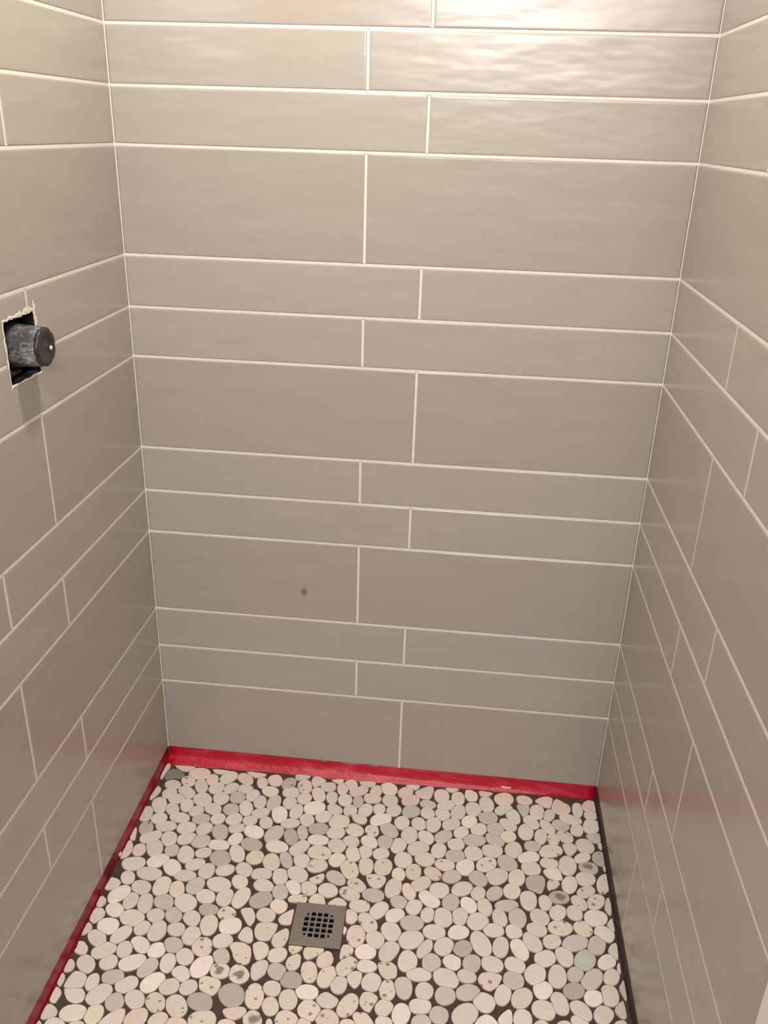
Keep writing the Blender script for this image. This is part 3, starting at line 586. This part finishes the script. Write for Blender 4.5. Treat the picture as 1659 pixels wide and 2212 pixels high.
CUT_STONES = """
w 1941 152,-702 141,-703 129,-711 118,-726 112,-740 120,-752 143,-747 157,-734 157,-712
s 1773 308,-541 318,-531 339,-531 355,-540 360,-555 361,-575 352,-581 336,-578 324,-567 320,-556
s 1646 351,-498 353,-483 365,-475 398,-475 398,-495 388,-519 367,-522 355,-512
s 1620 817,-553 824,-539 840,-534 862,-536 868,-543 858,-565 843,-577 830,-573 821,-563
s 1569 271,-622 282,-615 308,-618 319,-627 316,-645 306,-657 288,-650 277,-644
W 1431 834,-626 848,-630 860,-644 853,-658 822,-662 811,-651 820,-635
s 1406 580,-662 586,-653 606,-652 615,-660 626,-673 618,-687 594,-686
w 1403 22,-639 31,-636 44,-639 55,-647 55,-668 40,-674 22,-676 16,-672 17,-655
G 1360 925,-283 937,-273 959,-270 969,-279 967,-302 958,-324 945,-320 928,-313 923,-300
s 1347 616,-549 619,-539 641,-535 657,-547 658,-570 638,-578 624,-568
s 1301 590,-624 595,-611 609,-608 622,-614 627,-621 618,-640 613,-652 601,-648 590,-635
w 1272 365,-581 378,-568 392,-564 402,-575 397,-597 381,-614 370,-607
w 1260 505,-639 514,-624 525,-618 543,-627 552,-633 548,-646 536,-654 519,-651
p 1231 335,-685 337,-677 357,-671 377,-671 383,-681 378,-689 358,-701 348,-698
w 1219 20,-677 28,-674 56,-672 66,-682 67,-697 53,-704 36,-699 25,-687
s 1196 425,-492 418,-484 406,-492 394,-505 392,-523 405,-537 421,-531 427,-509
w 1138 356,-532 368,-523 384,-526 393,-537 394,-552 382,-566 371,-567 362,-550
W 1073 745,-522 750,-510 765,-502 774,-507 784,-511 784,-532 773,-540 757,-537
w 1070 -5,-712 11,-710 24,-717 30,-724 28,-734 8,-742 -3,-738 -5,-721
s 1044 565,-322 585,-317 610,-321 613,-334 603,-353 589,-359 575,-349 568,-336
s 1013 537,-523 541,-509 556,-508 566,-516 562,-532 546,-544 525,-541 520,-528 528,-523
p 1004 1012,-16 1024,-22 1031,-29 1045,-36 1047,-53 1040,-66 1024,-72 1008,-68 997,-53 1004,-27
W 963 856,-634 865,-621 879,-609 885,-617 885,-641 870,-651 859,-644
s 937 442,-548 453,-542 461,-547 463,-569 455,-581 442,-583 432,-571 434,-556
w 916 558,-583 565,-571 576,-566 588,-569 590,-579 587,-595 578,-606 565,-596
s 893 464,-525 504,-524 505,-533 495,-541 478,-555 467,-550 462,-539
w 885 309,-453 317,-446 334,-444 346,-462 347,-478 341,-490 333,-486 320,-469
w 849 321,-520 323,-511 328,-496 337,-492 348,-499 356,-523 350,-531 330,-527
w 835 1,-488 17,-485 30,-496 28,-511 15,-526 -1,-518 -2,-502
w 821 702,-14 704,-33 696,-63 681,-63 663,-56 654,-43 672,-25 690,-16
W 804 963,-259 974,-248 1000,-245 1005,-256 1009,-276 995,-281 975,-276
s 800 449,-408 456,-393 469,-386 481,-392 487,-409 491,-418 454,-421
s 781 403,-410 410,-399 440,-394 448,-406 444,-417 428,-416 426,-429 413,-426
s 773 424,-434 414,-441 398,-455 394,-467 403,-477 425,-476 425,-455
d 717 21,-41 38,-43 60,-56 62,-66 49,-76 36,-74 17,-85 9,-68 14,-49
g 693 1106,-520 1116,-515 1114,-553 1111,-566 1104,-561 1095,-539
s 666 535,-422 548,-420 560,-430 563,-444 554,-457 538,-455 536,-437
g 663 1101,-564 1103,-583 1103,-603 1092,-604 1080,-589 1087,-575
w 637 2,-570 14,-570 29,-583 30,-596 20,-601 3,-596 5,-586
p 636 956,-31 973,-17 992,-10 1005,-17 1000,-41 995,-52 982,-50 972,-42
w 635 1014,-168 1039,-162 1049,-172 1049,-185 1034,-204 1024,-201 1017,-183
w 620 3,-402 21,-406 32,-415 28,-428 15,-437 -1,-437 2,-421
w 612 8,-293 17,-305 22,-325 16,-343 5,-349 -1,-347 -0,-330 2,-316 -0,-296
s 601 493,-408 510,-392 525,-396 535,-406 531,-415 493,-417
g 585 909,-49 943,-46 944,-64 939,-85 928,-94 918,-77
w 568 3,-673 13,-678 20,-686 19,-694 16,-708 3,-706 2,-690
w 565 1086,-451 1094,-437 1107,-430 1105,-473 1096,-469 1087,-461
c 564 783,-15 797,-14 813,-23 816,-38 812,-52 792,-55 781,-38
w 559 0,-611 11,-614 19,-623 19,-636 8,-642 -2,-640 -2,-622
g 541 1074,-133 1081,-126 1107,-123 1112,-138 1110,-151 1099,-155 1090,-154 1079,-144
w 531 390,-21 403,-17 421,-26 427,-32 415,-49 405,-59 396,-57 387,-39
s 507 439,-350 469,-329 475,-339 470,-356 453,-364 443,-358
s 487 971,-292 978,-281 995,-280 1002,-291 990,-305 975,-312 971,-305
w 463 1,-522 15,-530 18,-543 6,-555 -0,-556 -4,-540 -3,-534
w 435 1098,-321 1105,-313 1108,-331 1106,-362 1099,-361 1092,-348 1094,-334
w 422 -1,-451 17,-462 20,-472 14,-483 -2,-485 -0,-467
s 393 430,-526 457,-524 461,-528 451,-540 442,-545 432,-537
w 341 22,-27 80,-26 74,-37 62,-46 48,-45 33,-37
w 332 211,-25 268,-27 269,-33 246,-45 227,-38
w 327 6,-105 19,-117 20,-127 15,-144 8,-156 -1,-157 2,-140
w 322 -2,-249 8,-255 16,-289 11,-292 0,-290 -1,-269
w 322 509,-22 553,-17 554,-28 546,-37 531,-38 515,-32
w 319 -1,-643 8,-647 13,-656 12,-669 9,-673 1,-669
w 306 7,-21 14,-28 14,-41 11,-56 10,-81 1,-80 1,-46 0,-27
w 295 1096,-380 1106,-367 1107,-408 1097,-398 1091,-390
w 290 345,-18 381,-18 383,-23 372,-34 350,-39 343,-29
w 278 815,-13 856,-17 847,-27 832,-35 820,-30
s 267 1103,-225 1115,-214 1120,-223 1120,-245 1111,-246 1103,-234
w 253 123,-27 173,-29 163,-38 150,-44 133,-40
w 234 630,-18 668,-14 665,-27 657,-33 644,-30 633,-25
W 220 1103,-299 1111,-291 1118,-291 1121,-316 1111,-313
w 197 3,-744 11,-750 13,-759 2,-762 0,-752
w 190 435,-27 470,-19 471,-33 464,-38 452,-35
w 182 730,-14 770,-14 760,-23 748,-29 736,-24
w 155 1106,-477 1105,-509 1099,-500 1099,-487
w 143 1100,-154 1111,-153 1112,-176 1104,-173 1099,-164
W 106 535,-462 544,-471 541,-484 537,-484
"""
TONE = {'w': (222, 211, 201), 'W': (236, 226, 215), 'g': (204, 194, 185), 'G': (187, 178, 169), 'p': (226, 206, 194), 'c': (232, 217, 201),
        'y': (226, 217, 198), 'd': (140, 133, 125), 'b': (200, 202, 194), 's': (222, 210, 196), 'S': (224, 213, 200), 'D': (194, 184, 170)}
def clip(poly, px, py, nx, ny):                  # keep the side where (p - P) . n <= 0
    out = []
    for k in range(len(poly)):
        a, b = poly[k], poly[(k + 1) % len(poly)]
        da = (a[0] - px) * nx + (a[1] - py) * ny; db = (b[0] - px) * nx + (b[1] - py) * ny
        if da <= 0: out.append(a)
        if (da < 0 < db) or (db < 0 < da):
            t = da / (da - db); out.append((a[0] + (b[0] - a[0]) * t, a[1] + (b[1] - a[1]) * t))
    return out
rp = random.Random(21); stones = []              # [polygon in metres, tone, size in view, is_cut]
for rec in STONES.replace('\n', ';').split(';'):
    t = rec.split()
    if not t: continue
    cx, cy, a, b, an = [float(v) for v in t[:5]]; an = math.radians(an)
    n = 18; ph = [rp.uniform(0, 6.28) for _ in range(2)]; am = [rp.uniform(0.0, 0.035), rp.uniform(0.0, 0.022)]; ex = rp.uniform(0.88, 1.0)
    pl = []
    for k in range(n):
        th = 2 * math.pi * k / n; c_, s_ = math.cos(th), math.sin(th)
        f = 1 + am[0] * math.cos(3 * th + ph[0]) + am[1] * math.cos(4 * th + ph[1])
        u = a * f * math.copysign(abs(c_) ** ex, c_); v = b * f * math.copysign(abs(s_) ** ex, s_)
        pl.append(((cx + u * math.cos(an) - v * math.sin(an)) / 1000, (cy + u * math.sin(an) + v * math.cos(an)) / 1000))
    stones.append([pl, t[5], float(t[6]), False])
for rec in CUT_STONES.strip().split('\n'):
    t = rec.split()
    pl = [tuple(float(c) / 1000 for c in p.split(',')) for p in t[2:]]
    if sum(pl[k - 1][0] * pl[k][1] - pl[k][0] * pl[k - 1][1] for k in range(len(pl))) < 0: pl.reverse()
    stones.append([pl, t[0], float(t[1]), True])
# stones nearer than the frame's lower edge, up to the curb: a loose packing
near = [(p[0], p[1]) for s in stones for p in s[0]]
yy = -0.70
while yy > -DEPTH + 0.02:
    xx = 0.024 + (0.021 if int(yy * 1000) % 2 else 0.0)
    while xx < W - 0.02:
        cx, cy = xx + rp.uniform(-0.004, 0.004), yy + rp.uniform(-0.004, 0.004)
        if all((cx - a) ** 2 + (cy - b) ** 2 > 0.0185 ** 2 for a, b in near):
            a, b, an = rp.uniform(0.018, 0.024), rp.uniform(0.0155, 0.0185), rp.uniform(-0.6, 0.6)
            pl = []
            for k in range(16):
                th = 2 * math.pi * k / 16
                u, v = a * math.cos(th), b * math.sin(th)
                pl.append((cx + u * math.cos(an) - v * math.sin(an), cy + u * math.sin(an) + v * math.cos(an)))
            stones.append([pl, rp.choice('wwwwWgGs'), 0.0, False])
        xx += 0.0425
    yy -= 0.0365
cen = lambda pl: (sum(p[0] for p in pl) / len(pl), sum(p[1] for p in pl) / len(pl))
GAP = 0.0004
for i in range(len(stones)):                     # part neighbours that would run into each other
    for j in range(i):
        ci, cj = cen(stones[i][0]), cen(stones[j][0])
        dx, dy = cj[0] - ci[0], cj[1] - ci[1]; L = math.hypot(dx, dy)
        if L > 0.085 or L < 1e-5: continue
        best = None
        for off in (-0.7, -0.5, -0.35, -0.2, -0.1, 0, 0.1, 0.2, 0.35, 0.5, 0.7):   # direction of least overlap
            ca, sa = math.cos(off), math.sin(off)
            nx, ny = (dx * ca - dy * sa) / L, (dx * sa + dy * ca) / L
            si = max((p[0] * nx + p[1] * ny) for p in stones[i][0]); sj = min((p[0] * nx + p[1] * ny) for p in stones[j][0])
            ov = si - sj
            if best is None or ov < best[0]: best = (ov, nx, ny, (si + sj) / 2)
        ov, nx, ny, mid = best
        if ov > -GAP:
            stones[i][0] = clip(stones[i][0], nx * (mid - GAP), ny * (mid - GAP), nx, ny)
            stones[j][0] = clip(stones[j][0], nx * (mid + GAP), ny * (mid + GAP), -nx, -ny)
cd, sd = math.cos(DA), math.sin(DA)
for s in stones:                                 # walls, strips, then the drain plate
    for px, py, nx, ny in ((0.0012, 0, -1, 0), (W - 0.0025, 0, 1, 0), (0, -0.006, 0, 1), (0, -DEPTH + 0.003, 0, -1)):
        if s[0]: s[0] = clip(s[0], px, py, nx, ny)
    if not s[0]: continue
    cx, cy = cen(s[0]); rx, ry = cx - DC.x, cy - DC.y
    lx, ly = rx * cd + ry * sd, -rx * sd + ry * cd
    lim = DH + 0.0008
    if max(abs(lx), abs(ly)) < DH + 0.04:
        if abs(lx) > abs(ly): n_ = (math.copysign(1, lx), 0)
        else: n_ = (0, math.copysign(1, ly))
        wx, wy = n_[0] * cd - n_[1] * sd, n_[0] * sd + n_[1] * cd
        s[0] = clip(s[0], DC.x + wx * lim, DC.y + wy * lim, -wx, -wy)
def tidy(pl):                                    # merge points that came out almost together
    out = []
    for p in pl:
        if not out or math.hypot(p[0] - out[-1][0], p[1] - out[-1][1]) > 0.0016: out.append(p)
    if len(out) > 2 and math.hypot(out[0][0] - out[-1][0], out[0][1] - out[-1][1]) <= 0.0016: out.pop()
    return out
def area(pl): return abs(sum(pl[k - 1][0] * pl[k][1] - pl[k][0] * pl[k - 1][1] for k in range(len(pl)))) / 2
def round_corners(pl):                           # one corner-cutting pass on cut stones
    out = []
    for k in range(len(pl)):
        a, b, c = pl[k - 1], pl[k], pl[(k + 1) % len(pl)]
        out.append((b[0] * 0.8 + a[0] * 0.2, b[1] * 0.8 + a[1] * 0.2)); out.append((b[0] * 0.8 + c[0] * 0.2, b[1] * 0.8 + c[1] * 0.2))
    return out
good = []
for s in stones:
    pl = tidy(s[0])
    if len(pl) < 3: continue
    if s[3]: pl = tidy(round_corners(pl))
    if len(pl) < 3 or area(pl) < 0.00006: continue
    good.append((pl, s[1], s[2]))
good.sort(key=lambda s: -s[2])

def pebble_into(bm, pl, origin, tone, layer, mi, dz):
    c = cen(pl); n = len(pl); rings = []
    for sc, z_ in ((0.985, ZF + 0.0001), (1.0, ZP - 0.0022 + dz), (0.985, ZP - 0.0007 + dz), (0.93, ZP + dz)):
        rings.append([bm.verts.new((c[0] + (p[0] - c[0]) * sc - origin[0], c[1] + (p[1] - c[1]) * sc - origin[1], z_ - origin[2])) for p in pl])
    col = [v / 0.82 * 0.80 for v in lin(*TONE[tone])[:3]]
    br = rp.uniform(0.94, 1.05); col = [min(0.9, v * br) for v in col] + [1.0]
    fs = []
    for a, b in zip(rings[:-1], rings[1:]):
        for k in range(n): fs.append(bm.faces.new((a[k], a[(k + 1) % n], b[(k + 1) % n], b[k])))
    fs.append(bm.faces.new(rings[-1]))
    for f in fs:
        f.material_index = mi; f.smooth = True
        for lp in f.loops: lp[layer] = col
    fs[-1].smooth = False
def spot(t): return {'s': 1, 'S': 2, 'D': 2, 'd': 0}.get(t, 0)
for pl, tone, A in good[:300]:
    c = cen(pl); bm = bmesh.new(); lay = bm.loops.layers.float_color.new('stone')
    org = (c[0], c[1], ZF)
    pebble_into(bm, pl, org, tone, lay, 0, rp.uniform(-0.0005, 0.0003))
    o = link('pebble', bm, PEB[spot(tone)], floor); o.location = org
bm = bmesh.new(); lay = bm.loops.layers.float_color.new('stone')
for pl, tone, A in good[300:]: pebble_into(bm, pl, (0, 0, 0), tone, lay, spot(tone), rp.uniform(-0.0005, 0.0003))
rest = link('small_pebbles', bm, PEB, floor); rest['kind'] = 'stuff'; rest['label'] = 'smaller white pebbles set along the back of the shower floor'

# ------------------------------------------------------------------ drain
drain = bpy.data.objects.new('shower_drain', None); COL.objects.link(drain); drain.location = (DC.x, DC.y, ZF); drain.rotation_euler = (0, 0, DA)
thing(drain, 'square brushed steel shower drain grate set among white floor pebbles', 'drain')
PT, HS = 0.0132, 0.0047                         # hole pitch and half size
holes = []
for a in range(-2, 3):
    for b in range(-2, 3):
        if abs(a) == 2 and abs(b) == 2: holes.append((a * PT * 0.955, b * PT * 0.955, 0.0026))
        else: holes.append((a * PT, b * PT, HS))
xs = sorted({-DH, DH} | {round(h[0] - h[2], 6) for h in holes} | {round(h[0] + h[2], 6) for h in holes})
ys = sorted({-DH, DH} | {round(h[1] - h[2], 6) for h in holes} | {round(h[1] + h[2], 6) for h in holes})
bm = bmesh.new(); V = {}
vert = lambda i, j: V.setdefault((i, j), bm.verts.new((xs[i], ys[j], ZP - ZF + 0.0006))) if (i, j) not in V else V[(i, j)]
for i in range(len(xs) - 1):
    for j in range(len(ys) - 1):
        mx, my = (xs[i] + xs[i + 1]) / 2, (ys[j] + ys[j + 1]) / 2
        if any(abs(mx - h[0]) < h[2] and abs(my - h[1]) < h[2] for h in holes): continue
        bm.faces.new((vert(i, j), vert(i + 1, j), vert(i + 1, j + 1), vert(i, j + 1)))
ret = bmesh.ops.extrude_face_region(bm, geom=bm.faces[:])
bmesh.ops.translate(bm, vec=(0, 0, -0.0026), verts=[g for g in ret['geom'] if isinstance(g, bmesh.types.BMVert)])
link('strainer_plate', bm, STEEL, drain)
bm = bmesh.new(); seg = 28; rings = []
for r, z_ in ((0.052, 0.0034), (0.052, 0.0002), (0.0395, 0.0002), (0.0385, -0.004), (0.037, -0.052), (0.001, -0.054)):
    rings.append([bm.verts.new((r * math.cos(2 * math.pi * k / seg) if r < 0.05 else max(-0.049, min(0.049, 1.5 * r * math.cos(2 * math.pi * k / seg))),
                                r * math.sin(2 * math.pi * k / seg) if r < 0.05 else max(-0.049, min(0.049, 1.5 * r * math.sin(2 * math.pi * k / seg))), z_)) for k in range(seg)])
for a, b in zip(rings[:-1], rings[1:]):
    for k in range(seg): bm.faces.new((a[k], a[(k + 1) % seg], b[(k + 1) % seg], b[k]))
link('drain_throat', bm, CAVITY, drain)
